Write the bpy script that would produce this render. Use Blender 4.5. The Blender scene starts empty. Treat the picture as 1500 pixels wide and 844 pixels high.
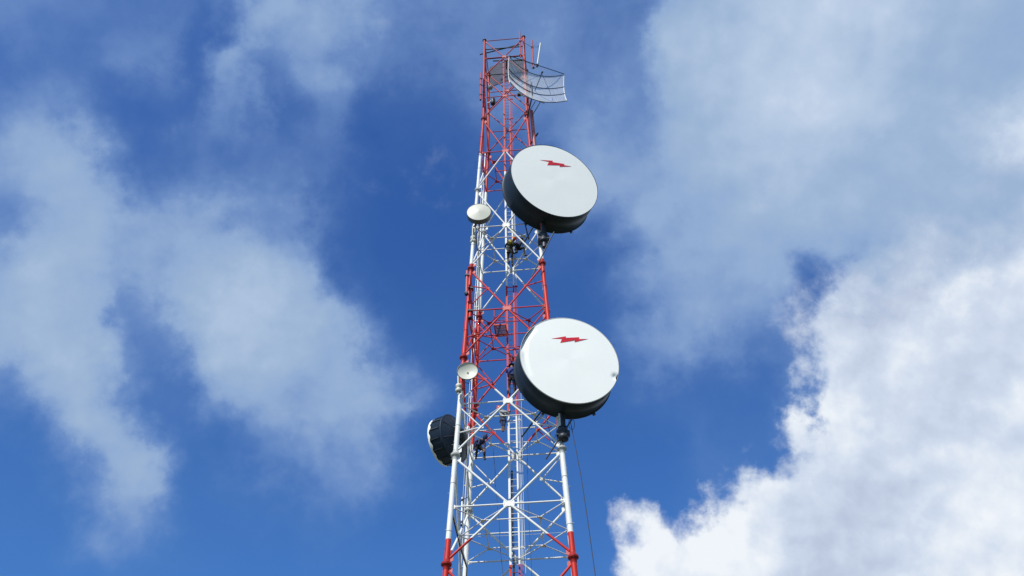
import bpy, bmesh, math, random
from mathutils import Vector, Matrix
random.seed(7)
S = bpy.context.scene
COL = S.collection
R = math.radians
V = Vector
CAMH = 1.6

# ------------------------------------------------------------------ camera geometry
FPX, PITCH, ROLL = 1343.28, 0.7707, 0.0197
cr, sr = math.cos(ROLL), math.sin(ROLL)
FWD = V((0, math.cos(PITCH), math.sin(PITCH)))
_UP = V((0, -math.sin(PITCH), math.cos(PITCH)))
_RT = V((1, 0, 0))
RIGHT = _RT*cr - _UP*sr
UPV = _RT*sr + _UP*cr
CAM = V((0, 0, CAMH))

def at(px, py, Y):
    """point of the vertical plane y = Y that is sighted at photo position (px, py)"""
    d = FWD*FPX + RIGHT*(px-750) + UPV*(422-py)
    return CAM + d*(Y/d.y)

# ------------------------------------------------------------------ helpers
def link(o):
    COL.objects.link(o); return o

def tag(o, label=None, cat=None, group=None, kind=None):
    if label: o['label'] = label
    if cat: o['category'] = cat
    if group: o['group'] = group
    if kind: o['kind'] = kind
    return o

def thing(name, label, cat, loc, group=None):
    o = link(bpy.data.objects.new(name, None))
    o.location = loc; o.empty_display_size = .2
    return tag(o, label, cat, group)

def frame_of(d):
    d = V(d).normalized()
    a = V((0, 0, 1)) if abs(d.z) < .92 else V((1, 0, 0))
    x = a.cross(d).normalized()
    return x, d.cross(x).normalized(), d

class MB:
    def __init__(s):
        s.v = []; s.f = []; s.sm = []; s.mi = []
    def add(s, vs, fs, smooth=False, mi=0):
        b = len(s.v); s.v += [V(p) for p in vs]
        for f in fs:
            s.f.append([i+b for i in f]); s.sm.append(smooth); s.mi.append(mi)
    def tube(s, p0, p1, r, r1=None, n=10, mi=0):
        p0, p1 = V(p0), V(p1); r1 = r if r1 is None else r1
        if (p1-p0).length < 1e-5: return s
        x, y, _ = frame_of(p1-p0)
        ring = [x*math.cos(2*math.pi*i/n)+y*math.sin(2*math.pi*i/n) for i in range(n)]
        vs = [p0+c*r for c in ring]+[p1+c*r1 for c in ring]
        s.add(vs, [(i, (i+1) % n, n+(i+1) % n, n+i) for i in range(n)], True, mi)
        s.add([p0+c*r for c in ring], [tuple(range(n))[::-1]], False, mi)
        s.add([p1+c*r1 for c in ring], [tuple(range(n))], False, mi)
        return s
    def path(s, pts, r, n=8, mi=0):
        pts = [V(p) for p in pts]; m = len(pts); vs = []; X = None
        for k, p in enumerate(pts):
            d = (pts[min(k+1, m-1)]-pts[max(k-1, 0)]).normalized()
            if X is None: X = frame_of(d)[0]
            X = (X - d*X.dot(d)).normalized(); Yv = d.cross(X)
            vs += [p+(X*math.cos(2*math.pi*i/n)+Yv*math.sin(2*math.pi*i/n))*r for i in range(n)]
        fs = [(k*n+i, k*n+(i+1) % n, (k+1)*n+(i+1) % n, (k+1)*n+i) for k in range(m-1) for i in range(n)]
        s.add(vs, fs, True, mi)
        s.add(vs[:n], [tuple(range(n))[::-1]], False, mi); s.add(vs[-n:], [tuple(range(n))], False, mi)
        return s
    def lathe(s, o, ax, prof, n=24, mi=0, x=None, smooth=True):
        """prof: list of (distance along axis, radius)"""
        X, Yv, A = frame_of(ax); o = V(o)
        vs = []
        for (t, r) in prof:
            vs += [o+A*t+(X*math.cos(2*math.pi*i/n)+Yv*math.sin(2*math.pi*i/n))*r for i in range(n)]
        fs = [(k*n+i, k*n+(i+1) % n, (k+1)*n+(i+1) % n, (k+1)*n+i) for k in range(len(prof)-1) for i in range(n)]
        s.add(vs, fs, smooth, mi); return s
    def box(s, c, X, Yv, Z, mi=0):
        """half-extent vectors"""
        c, X, Yv, Z = V(c), V(X), V(Yv), V(Z)
        vs = [c+X*a+Yv*b+Z*d for a in (-1, 1) for b in (-1, 1) for d in (-1, 1)]
        s.add(vs, [(0, 1, 3, 2), (4, 6, 7, 5), (0, 4, 5, 1), (2, 3, 7, 6), (0, 2, 6, 4), (1, 5, 7, 3)], False, mi)
        return s
    def plate(s, pts, n, t, mi=0):
        """extruded polygon, thickness t centred on its plane"""
        n = V(n).normalized()*t*.5; pts = [V(p) for p in pts]; m = len(pts)
        s.add([p+n for p in pts]+[p-n for p in pts],
              [tuple(range(m)), tuple(range(m, 2*m))[::-1]]+[(i, m+i, m+(i+1) % m, (i+1) % m) for i in range(m)], False, mi)
        return s
    def build(s, name, mats, parent=None, root=None):
        me = bpy.data.meshes.new(name)
        off = V((0, 0, 0))
        if root is not None: off = V(root.location)
        elif parent is not None:
            q = parent
            while q is not None: off += V(q.location); q = q.parent
        me.from_pydata([p-off for p in s.v], [], s.f)
        me.polygons.foreach_set('use_smooth', s.sm)
        if not isinstance(mats, (list, tuple)): mats = [mats]
        for m in mats: me.materials.append(m)
        me.polygons.foreach_set('material_index', s.mi)
        bm = bmesh.new(); bm.from_mesh(me); bmesh.ops.recalc_face_normals(bm, faces=bm.faces); bm.to_mesh(me); bm.free()
        me.update()
        o = link(bpy.data.objects.new(name, me))
        if parent is not None: o.parent = parent
        return o

# ------------------------------------------------------------------ materials
def nodes(m):
    m.use_nodes = True; nt = m.node_tree; return nt, nt.nodes, nt.links

def mat(name, col, rough=.5, metal=0, var=.12, scale=3.0, dirt=0.0, dirtcol=(.12, .08, .05), bump=.0, spec=.5):
    m = bpy.data.materials.new(name); nt, N, L = nodes(m)
    b = N['Principled BSDF']; b.inputs['Roughness'].default_value = rough; b.inputs['Metallic'].default_value = metal
    b.inputs['Specular IOR Level'].default_value = spec
    geo = N.new('ShaderNodeNewGeometry')
    nz = N.new('ShaderNodeTexNoise'); nz.inputs['Scale'].default_value = scale; nz.inputs['Detail'].default_value = 6
    L.new(geo.outputs['Position'], nz.inputs['Vector'])
    mx = N.new('ShaderNodeMix'); mx.data_type = 'RGBA'
    mx.inputs[6].default_value = (*[c*(1-var) for c in col], 1); mx.inputs[7].default_value = (*[min(1, c*(1+var)) for c in col], 1)
    L.new(nz.outputs['Fac'], mx.inputs[0])
    out = mx.outputs[2]
    if dirt > 0:
        out = add_dirt(N, L, geo, out, dirt, dirtcol)
    L.new(out, b.inputs['Base Color'])
    if bump:
        bp = N.new('ShaderNodeBump'); bp.inputs['Strength'].default_value = bump; bp.inputs['Distance'].default_value = .01
        L.new(nz.outputs['Fac'], bp.inputs['Height']); L.new(bp.outputs['Normal'], b.inputs['Normal'])
    return m

def add_dirt(N, L, geo, col, amt, dirtcol, st=(9, 9, 1.3)):
    mp = N.new('ShaderNodeVectorMath'); mp.operation = 'MULTIPLY'; mp.inputs[1].default_value = st
    L.new(geo.outputs['Position'], mp.inputs[0])
    n2 = N.new('ShaderNodeTexNoise'); n2.inputs['Scale'].default_value = 1; n2.inputs['Detail'].default_value = 7; n2.inputs['Roughness'].default_value = .65
    L.new(mp.outputs[0], n2.inputs['Vector'])
    mr = N.new('ShaderNodeMapRange'); mr.inputs[1].default_value = .52; mr.inputs[2].default_value = .78; mr.inputs[4].default_value = amt
    L.new(n2.outputs['Fac'], mr.inputs[0])
    m2 = N.new('ShaderNodeMix'); m2.data_type = 'RGBA'; m2.inputs[7].default_value = (*dirtcol, 1)
    L.new(mr.outputs[0], m2.inputs[0]); L.new(col, m2.inputs[6])
    return m2.outputs[2]

# ------------------------------------------------------------------ tower measures
K = .80
D0, H0, W0, SL, L2, TX = 41.2957*K, 56.086*K, 1.6047*K, .0356, 5.4768*K, -.1362*K
YAW = -.0753
SEC = [8.5138*K, 7.7285*K, 7.232*K, 6.5317*K, 4.8]
H0 += CAMH
ZL = [0]
for q in SEC: ZL.append(ZL[-1]+q)
REST = H0-.45-ZL[-1]
NLOW = 3
for q in range(NLOW): ZL.append(ZL[-1]+REST/NLOW)
TC = V((TX, D0, 0))
cy_, sy_ = math.cos(YAW), math.sin(YAW)
def depth(lev):
    if lev < 0: return L2*lev
    k = min(int(lev), len(ZL)-2); return ZL[k]+(ZL[k+1]-ZL[k])*(lev-k)
def tz(u, v, dz):
    w = W0+SL*max(dz, 0); X, Yy = u*w, v*w
    return V((X*cy_-Yy*sy_+TX, X*sy_+Yy*cy_+D0, H0-dz))
def tow(u, v, lev): return tz(u, v, depth(lev))
BOT = len(ZL)-1

def banded(name, red, white, rough=.5, dirt=.30, pale=.62, shade_fade_col=(.25, .035, .038)):
    m = bpy.data.materials.new(name); nt, N, L = nodes(m); b = N['Principled BSDF']
    geo = N.new('ShaderNodeNewGeometry'); sp = N.new('ShaderNodeSeparateXYZ'); L.new(geo.outputs['Position'], sp.inputs[0])
    cuts = [H0-depth(x) for x in (.52, 1.95, 3.37, 4.79, 6.2, 7.5)]
    tot = None
    for i, z in enumerate(cuts):
        g = N.new('ShaderNodeMath'); g.operation = 'LESS_THAN'; g.inputs[1].default_value = z; L.new(sp.outputs[2], g.inputs[0])
        if tot is None: tot = g.outputs[0]
        else:
            a = N.new('ShaderNodeMath'); a.operation = 'ADD' if i % 2 == 0 else 'SUBTRACT'
            L.new(tot, a.inputs[0]); L.new(g.outputs[0], a.inputs[1]); tot = a.outputs[0]
    nz = N.new('ShaderNodeTexNoise'); nz.inputs['Scale'].default_value = 2.3; nz.inputs['Detail'].default_value = 6
    L.new(geo.outputs['Position'], nz.inputs['Vector'])
    # pale mixes the head's shaded maroon into the red; on plates a pink fade
    mrz = N.new('ShaderNodeMapRange'); mrz.inputs[1].default_value = 36+CAMH; mrz.inputs[2].default_value = 50+CAMH; mrz.inputs[3].default_value = .0; mrz.inputs[4].default_value = pale
    L.new(sp.outputs[2], mrz.inputs[0])
    mm = N.new('ShaderNodeMath'); mm.operation = 'MULTIPLY'; L.new(mrz.outputs[0], mm.inputs[0]); 
    mr = N.new('ShaderNodeMapRange'); mr.inputs[1].default_value = .35; mr.inputs[2].default_value = .65; mr.inputs[3].default_value = .2; mr.inputs[4].default_value = 1.4
    L.new(nz.outputs['Fac'], mr.inputs[0]); L.new(mr.outputs[0], mm.inputs[1])
    rc = N.new('ShaderNodeMix'); rc.data_type = 'RGBA'; rc.inputs[6].default_value = (*red, 1); rc.inputs[7].default_value = (*shade_fade_col, 1)
    L.new(mm.outputs[0], rc.inputs[0])
    wc = N.new('ShaderNodeMix'); wc.data_type = 'RGBA'; wc.inputs[6].default_value = (*[c*.86 for c in white], 1); wc.inputs[7].default_value = (*white, 1)
    L.new(nz.outputs['Fac'], wc.inputs[0])
    wd = add_dirt(N, L, geo, wc.outputs[2], dirt, (.20, .17, .13))
    rd = add_dirt(N, L, geo, rc.outputs[2], dirt*.8, (.13, .02, .02))
    mx = N.new('ShaderNodeMix'); mx.data_type = 'RGBA'; L.new(tot, mx.inputs[0]); L.new(rd, mx.inputs[6]); L.new(wd, mx.inputs[7])
    L.new(mx.outputs[2], b.inputs['Base Color']); b.inputs['Roughness'].default_value = rough; b.inputs['Specular IOR Level'].default_value = .3
    return m

M = {}
M['paint'] = banded('tower_paint', (.50, .020, .011), (.76, .77, .74))
M['plate'] = banded('plate_paint', (.52, .11, .10), (.80, .80, .76), pale=.4, dirt=.2, shade_fade_col=(.42, .20, .20))
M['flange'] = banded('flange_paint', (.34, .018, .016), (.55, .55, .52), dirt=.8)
M['galv'] = mat('galvanised_steel', (.36, .37, .37), .45, .6, dirt=.3)
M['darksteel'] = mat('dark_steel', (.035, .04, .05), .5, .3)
M['blackcable'] = mat('black_cable', (.02, .02, .025), .6)
M['bluecable'] = mat('navy_cable', (.02, .03, .07), .5)
M['palecable'] = mat('pale_cable', (.55, .58, .56), .5)
M['conc'] = mat('concrete', (.33, .32, .29), .9, bump=.6, scale=9)
M['radome'] = mat('white_radome', (.92, .92, .85), .75, var=.012, scale=.6, dirt=.05, dirtcol=(.5, .5, .46), bump=.12)
M['radome_old'] = mat('cream_radome', (.55, .55, .46), .5, var=.05, dirt=.2, dirtcol=(.4, .38, .3))
M['shroud'] = mat('slate_shroud', (.010, .022, .040), .5, .0, var=.35, scale=1.2, dirt=.5, spec=.35, dirtcol=(.012, .016, .02))
M['shroud_pale'] = mat('shroud_edge', (.42, .43, .40), .6)
M['redlogo'] = mat('red_marking', (.62, .012, .022), .5, var=.05)
M['drumgrey'] = mat('weathered_drum', (.07, .07, .065), .55, .2, var=.3, scale=4, dirt=.4)
M['alu'] = mat('aluminium_rod', (.60, .62, .61), .6, .0, dirt=.3)
M['darkmesh'] = mat('dark_mesh', (.05, .045, .07), .6)
M['redmesh'] = mat('red_mesh', (.13, .02, .035), .6)
M['fadedred'] = mat('faded_red_paint', (.30, .07, .065), .5, dirt=.4)
M['skin'] = mat('skin', (.23, .12, .075), .55)
M['orange'] = mat('orange_plastic', (.72, .10, .015), .3)
M['yellow'] = mat('yellow_fabric', (.45, .36, .06), .8)
M['navy'] = mat('navy_cloth', (.02, .03, .09), .85, bump=.3, scale=20)
M['black'] = mat('black_cloth', (.012, .012, .016), .85)
M['blue'] = mat('blue_cloth', (.02, .035, .16), .85, bump=.3, scale=20)
M['grey'] = mat('grey_cloth', (.30, .31, .32), .85, bump=.3, scale=20)
M['olive'] = mat('olive_cloth', (.035, .05, .02), .85, bump=.3, scale=20)
M['boot'] = mat('boot_leather', (.02, .016, .014), .6)
M['hair'] = mat('hair', (.01, .008, .007), .7)

# ------------------------------------------------------------------ the tower
tower = thing('lattice_tower', 'tall red and white banded steel lattice tower rising through the middle of the sky', 'tower', (TX, D0, 0))
DZTOP = depth(-2)
LEGR = lambda dz: .080+.0010*max(dz, 0)
corners = [(-1, -1), (1, -1), (1, 1), (-1, 1)]
LEGS = {}
for (u, v) in corners:
    mb = MB()
    cuts = [-2]+list(range(0, BOT+1))
    pts = [tow(u, v, c) for c in cuts]
    for a, b, ca, cb in zip(pts, pts[1:], cuts, cuts[1:]):
        mb.tube(a, b, LEGR(depth(ca)), LEGR(depth(cb)), n=16)
    leg = mb.build('leg', M['paint'], tower, tower); LEGS[(u, v)] = leg
    cap = MB(); t = tow(u, v, -2); cap.lathe(t, (0, 0, 1), [(-.05, .09), (-.03, .13), (.04, .13), (.05, .10), (.05, 0)], 16)
    cap.build('leg_cap', M['darksteel'], leg, tower)
    for k in range(0, BOT):
        fl = MB(); c = tow(u, v, k); d = (tow(u, v, k+.1)-tow(u, v, max(k-.1, -.1))).normalized()
        r = LEGR(depth(k))
        fl.lathe(c-d*.24, d, [(0, r+.004), (.19, r*1.25), (.205, r*1.85), (.235, r*1.85), (.235, r*1.8), (.245, r*1.8), (.245, r*1.85), (.275, r*1.85), (.29, r*1.25), (.48, r+.004)], 20)
        X, Yv, A = frame_of(d)
        for i in range(10):
            a = 2*math.pi*i/10; e = c+(X*math.cos(a)+Yv*math.sin(a))*r*1.55
            fl.tube(e-d*.07, e+d*.07, .013, n=6)
        fl.build('flange', M['flange'], leg, tower)
    # light mid-section collar welds
    for k in range(0, 5):
        for q in (.28, .72):
            cl = MB(); c = tow(u, v, k+q); d = (tow(u, v, k+.9)-tow(u, v, k+.1)).normalized(); r = LEGR(depth(k+q))
            cl.lathe(c-d*.02, d, [(0, r+.003), (.008, r+.012), (.032, r+.012), (.04, r+.003)], 16)
            cl.build('collar', M['flange'], leg, tower)
    # footing
    ft = MB(); c = tow(u, v, BOT)
    ft.box(V((c.x, c.y, .18)), (.55, 0, 0), (0, .55, 0), (0, 0, .27)); ft.tube((c.x, c.y, .452), (c.x, c.y, .50), .26, n=20)
    ft.build('footing', M['conc'], leg, tower)

faces = [((-1, -1), (1, -1)), ((1, -1), (1, 1)), ((1, 1), (-1, 1)), ((-1, 1), (-1, -1))]
def fpoint(fa, t, lev):
    a, b = fa; return tow(a[0], a[1], lev).lerp(tow(b[0], b[1], lev), t)
def braceend(corner, target, inset): return corner+(target-corner).normalized()*inset
def legplate(mb, fa, side, lev, w, h, nrm):
    P = fpoint(fa, side, lev); Q = fpoint(fa, .5, lev); x = (Q-P).normalized(); z = (fpoint(fa, side, lev-.1)-P).normalized()
    r = LEGR(depth(lev))
    mb.plate([P+x*r*.7-z*h, P+x*r*.7+z*h, P+x*(r+w)+z*h*.55, P+x*(r+w)-z*h*.55], nrm, .016)
panels = [(-2, -1), (-1, 0)]+[(k, k+1) for k in range(0, BOT)]
for (a, b) in panels:
    m_ = (a+b)/2
    big = 1.0 if a >= 0 else .72
    rb = (.036+.0004*max(depth(m_), 0))
    for fa in faces:
        Cn = fpoint(fa, .5, m_)
        tang = (fpoint(fa, 1, m_)-fpoint(fa, 0, m_)).normalized(); upv = (fpoint(fa, .5, a)-fpoint(fa, .5, b)).normalized()
        nrm = tang.cross(upv).normalized()
        outw = nrm if (Cn-V((TX, D0, Cn.z))).dot(nrm) > 0 else -nrm
        for s0 in (0, 1):
            mb = MB()
            p0 = fpoint(fa, s0, a+.03*(1 if a >= 0 else 1)); p1 = fpoint(fa, 1-s0, b-.03)
            off = outw*(.0 if s0 else .0)
            mb.tube(braceend(p0, Cn, .16)+off, Cn+(p0-Cn).normalized()*.10, rb, n=10)
            mb.tube(Cn+(p1-Cn).normalized()*.10, braceend(p1, Cn, .16), rb, n=10)
            mb.build('diagonal_brace', M['paint'], tower)
        mb = MB()
        P0, P1 = fpoint(fa, 0, m_), fpoint(fa, 1, m_)
        mb.tube(P0+tang*.14, P1-tang*.14, rb*.72, n=10)
        for P, sg in ((P0, 1), (P1, -1)):
            mb.box(P+tang*sg*(.12+.06*big), tang*.075*big, upv*.045*big, nrm*.012)
            mb.box(P+tang*sg*(LEGR(depth(m_))+.01), tang*.03, upv*.085*big, nrm*.014)
        mb.build('horizontal_brace', M['paint'], tower)
        # star gusset where the braces cross
        mb = MB(); g = (.19+.0015*max(depth(m_), 0))*(.8 if a < 0 else 1)
        pr = [(.95, .22), (.85, .62), (.58, .8), (.30, .52), (-.30, .52), (-.58, .8), (-.85, .62), (-.95, .22), (-.95, -.22), (-.85, -.62), (-.58, -.8), (-.30, -.52), (.30, -.52), (.58, -.8), (.85, -.62), (.95, -.22)]
        mb.plate([Cn+outw*.03+tang*x*g+upv*z*g for x, z in pr], nrm, .014)
        mb.plate([Cn-outw*.03+tang*x*g+upv*z*g for x, z in pr], nrm, .014)
        for x, z in [(.8, .15), (.8, -.15), (-.8, .15), (-.8, -.15), (.6, .58), (-.6, .58), (.6, -.58), (-.6, -.58)]:
            c = Cn+tang*x*g+upv*z*g; mb.tube(c-outw*.055, c+outw*.055, .012, n=6)
        mb.build('gusset_plate', M['plate'], tower)
        # corner plates at the leg, above and below each flange
        for s0 in (0, 1):
            for lv, w_, h_ in ((a+.045*(1 if a >= 0 else 1.6), .13*big, .15*big) if a > -2 else (a+.06, .1, .09), (b-.045*(1 if a >= 0 else 1.6), .13*big, .15*big)):
                mb = MB(); legplate(mb, fa, s0, lv, w_, h_, nrm); mb.build('corner_plate', M['plate'], LEGS[fa[s0]], tower)
    # secondary bracing in the two red sections the photo shows
    if a in (2, 3):
        for fa in faces:
            Cn = fpoint(fa, .5, m_)
            for s0 in (0, 1):
                for e in (a, b):
                    mb = MB()
                    corner = fpoint(fa, s0, e); node = corner.lerp(Cn, .50)
                    levn = m_+(e-m_)*.5
                    legp = fpoint(fa, s0, levn+(-.04 if e == a else .04)); mid = fpoint(fa, s0, m_+(e-m_)*.06)
                    dn = (node-legp); node2 = node-(dn.normalized())*.05+V((0, 0, -.04 if e == a else .04))
                    mb.tube(legp+dn.normalized()*.09, node2, .029, n=8)
                    mb.tube(mid+(node2-mid).normalized()*.12, node2, .029, n=8)
                    tang = (fpoint(fa, 1, m_)-fpoint(fa, 0, m_)).normalized()
                    nrm = tang.cross(V((0, 0, 1))).normalized()
                    mb.box(node2.lerp(node, .5), tang*.07, V((0, 0, .055)), nrm*.012)
                    mb.build('secondary_brace', M['paint'], tower)
# plan bracing (horizontal diaphragms)
for lev in (-1.96, .5, 1.5, 2.5, 3.5, 4.5, 5.5, 6.5):
    mb = MB(); dz = depth(lev); r = .024
    T = lambda u, v: tz(u, v, dz)
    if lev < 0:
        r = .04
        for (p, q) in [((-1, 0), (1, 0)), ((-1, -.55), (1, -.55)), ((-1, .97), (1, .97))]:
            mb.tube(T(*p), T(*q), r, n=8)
    else:
        for su in (-1, 1):
            for sv in (-1, 1):
                n_ = T(.5*su, .5*sv)
                for q in (T(su*.95, sv*.95), T(0, sv*.97), T(su*.97, 0)):
                    mb.tube(n_+(q-n_).normalized()*.05, q, r, n=8)
                g = .12
                for q in ((1, 1), (-1, 1), (1, -1)):
                    pass
                ax = (T(1, 0)-T(-1, 0)).normalized(); ay = (T(0, 1)-T(0, -1)).normalized()
                mb.plate([n_+ax*g*x*su*-1+ay*g*y*sv*-1-V((0, 0, .032)) for x, y in ((-.9, -.9), (.9, -.8), (1.1, 0), (.3, .3), (0, 1.1), (-.8, .9))], (0, 0, 1), .012)
        mb.tube(T(-.5, -.5), T(.5, -.5), r, n=8); mb.tube(T(-.5, .5), T(.5, .5), r, n=8)
        mb.tube(T(-.5, -.5), T(-.5, .5), r*.9, n=8); mb.tube(T(.5, -.5), T(.5, .5), r*.9, n=8)
        mb.tube(T(-.5, 0)+V((0, 0, .03)), T(.5, 0)+V((0, 0, .03)), r*1.15, n=8)
        if lev > 1: mb.tube(T(-1, 0)+V((0, 0, .03)), T(-.5, 0)+V((0, 0, .03)), r, n=8)
    mb.build('plan_bracing', M['paint'] if lev > 0 else M['darksteel'], tower)  # head beams coloured dark to stand for their shaded undersides
# extra rails round the head of the tower
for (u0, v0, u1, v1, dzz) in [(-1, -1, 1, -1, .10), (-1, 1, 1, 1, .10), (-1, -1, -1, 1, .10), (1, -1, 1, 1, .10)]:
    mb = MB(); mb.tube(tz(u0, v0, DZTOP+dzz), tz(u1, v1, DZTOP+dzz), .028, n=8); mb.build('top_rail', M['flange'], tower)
mb = MB(); mb.tube(at(703.2, 80.0, D0-.6), at(762, 65.2, D0-.4), .042, n=8); mb.build('stub_pole', M['darksteel'], tower)
# step bolts on two legs
for (u, v) in ((-1, -1), (1, -1)):
    mb = MB(); dz = 1.0; k = 0
    out = V((u, v, 0)).normalized()
    while dz < ZL[5]:
        p = tz(u, v, dz); d = V((u, -.25 if k % 2 else -1, 0)).normalized()
        mb.tube(p, p+d*(LEGR(dz)+.07), .007, n=5); dz += .8; k += 1
    mb.build('step_bolts', M['flange'], tower)

# ladder up the middle
lad = MB().tube(V((TX, D0, .3)), V((TX, D0, .31)), .001)
ladder = link(bpy.data.objects.new('ladder', None)); ladder.parent = tower; ladder.empty_display_size = .2
LW = .175
lx = V((cy_, sy_, 0)); ly = V((-sy_, cy_, 0))
LC = V((TX, D0, 0))+lx*.02-ly*.04
ZT = H0-DZTOP-.25
for s in (-1, 1):
    mb = MB(); mb.box(LC+lx*s*LW+V((0, 0, (ZT+.3)/2)), lx*(.044 if s < 0 else .034), ly*.042, V((0, 0, (ZT-.3)/2))); 
    z = 2.0
    while z < ZT:
        mb.box(LC+lx*s*LW+V((0, 0, z)), lx*(.050 if s < 0 else .040), ly*.048, V((0, 0, .05))); z += 3.1
    mb.build('rail', M['paint'], ladder, tower)
zs_ = []; z = ZT-.15
while z > .6: zs_.append(z); z -= .32
for z in zs_[:100]:
    mb = MB(); mb.tube(LC-lx*(LW-.02)+V((0, 0, z)), LC+lx*(LW-.02)+V((0, 0, z)), .011, n=6); mb.build('rung', M['paint'], ladder, tower)
mb = MB()
for z in zs_[100:]: mb.tube(LC-lx*(LW-.02)+V((0, 0, z)), LC+lx*(LW-.02)+V((0, 0, z)), .011, n=6)
o = mb.build('rung', M['paint'], ladder, tower); o['kind'] = 'stuff'
z = 3.0
while z < ZT-1:   # ladder brackets with a lug on the right
    mb = MB(); mb.box(LC+lx*.08+ly*.06+V((0, 0, z)), lx*(LW+.13), ly*.012, V((0, 0, .022))); mb.build('bracket', M['paint'], ladder, tower); z += 2.05
# safety rail to the right of the ladder
mb = MB(); mb.tube(LC+lx*.32+V((0, 0, .6)), LC+lx*.32+V((0, 0, ZT-3)), .012, n=6); mb.tube(LC+lx*.27+V((0, 0, .6)), LC+lx*.27+V((0, 0, ZT-5)), .010, n=6)
z = 3.0
while z < ZT-3: mb.box(LC+lx*.295+V((0, 0, z)), lx*.06, ly*.02, V((0, 0, .02))); z += 2.05
mb.build('safety_rail', M['paint'], tower)
# feeder tray beside the rear left leg
mb = MB(); w = V((-.17, -.06, 0))
for k in range(0, BOT):
    mb.tube(tow(-1, 1, k)+w, tow(-1, 1, k+1)+w, .035, n=8); mb.tube(tow(-1, 1, k)+w*1.6+V((0, .05, 0)), tow(-1, 1, k+1)+w*1.6+V((0, .05, 0)), .018, n=6)
for q in range(2, 34):
    dz = q*.95; mb.box(tz(-1, 1, dz)+w*.8, (.12, 0, 0), (0, .02, 0), (0, 0, .02))
mb.build('feeder_run', M['galv'], tower)

# work platform hanging left of the ladder
pc = at(733.5, 484, D0-.10)
plat = thing('work_platform', 'small red railed mesh platform left of the ladder in the middle red section', 'platform', pc)
mb = MB(); hw, hd = .27, .40
for s in (-1, 1):
    mb.box(pc+lx*s*hw, lx*.025, ly*hd, V((0, 0, .03))); mb.box(pc+ly*s*hd, lx*(hw+.025), ly*.025, V((0, 0, .031)))
mb.build('floor_frame', M['paint'], plat)
mb = MB()
n = 13
for i in range(n): mb.box(pc+lx*(-hw+2*hw*(i+.5)/n), lx*.007, ly*hd, V((0, 0, .012)))
for i in range(16): mb.box(pc+V((0, 0, .002))+ly*(-hd+2*hd*(i+.5)/16), lx*hw, ly*.006, V((0, 0, .010)))
mb.build('floor_mesh', M['redmesh'], plat)
mb = MB()
for s in (-1, 1):
    for q in (-1, 1): mb.tube(pc+lx*s*hw+ly*q*hd, pc+lx*s*hw+ly*q*hd+V((0, 0, 1.0)), .018, n=8)
for q in (-1, 1):
    for zz in (.5, 1.0): mb.tube(pc-lx*hw+ly*q*hd+V((0, 0, zz)), pc+lx*hw+ly*q*hd+V((0, 0, zz)), .016, n=8)
mb.build('railing', M['paint'], plat)

# ------------------------------------------------------------------ big shrouded dishes
def basis(az, tilt):
    a = V((math.sin(az)*math.cos(tilt), -math.cos(az)*math.cos(tilt), -math.sin(tilt)))
    s = V((math.cos(az), math.sin(az), 0)); u = s.cross(a)
    if u.z < 0: u = -u
    return a, s, u
def plane_hit(px, py, c, a):
    d = FWD*FPX + RIGHT*(px-750) + UPV*(422-py); t = (c-CAM).dot(a)/d.dot(a); return CAM+d*t

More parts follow.
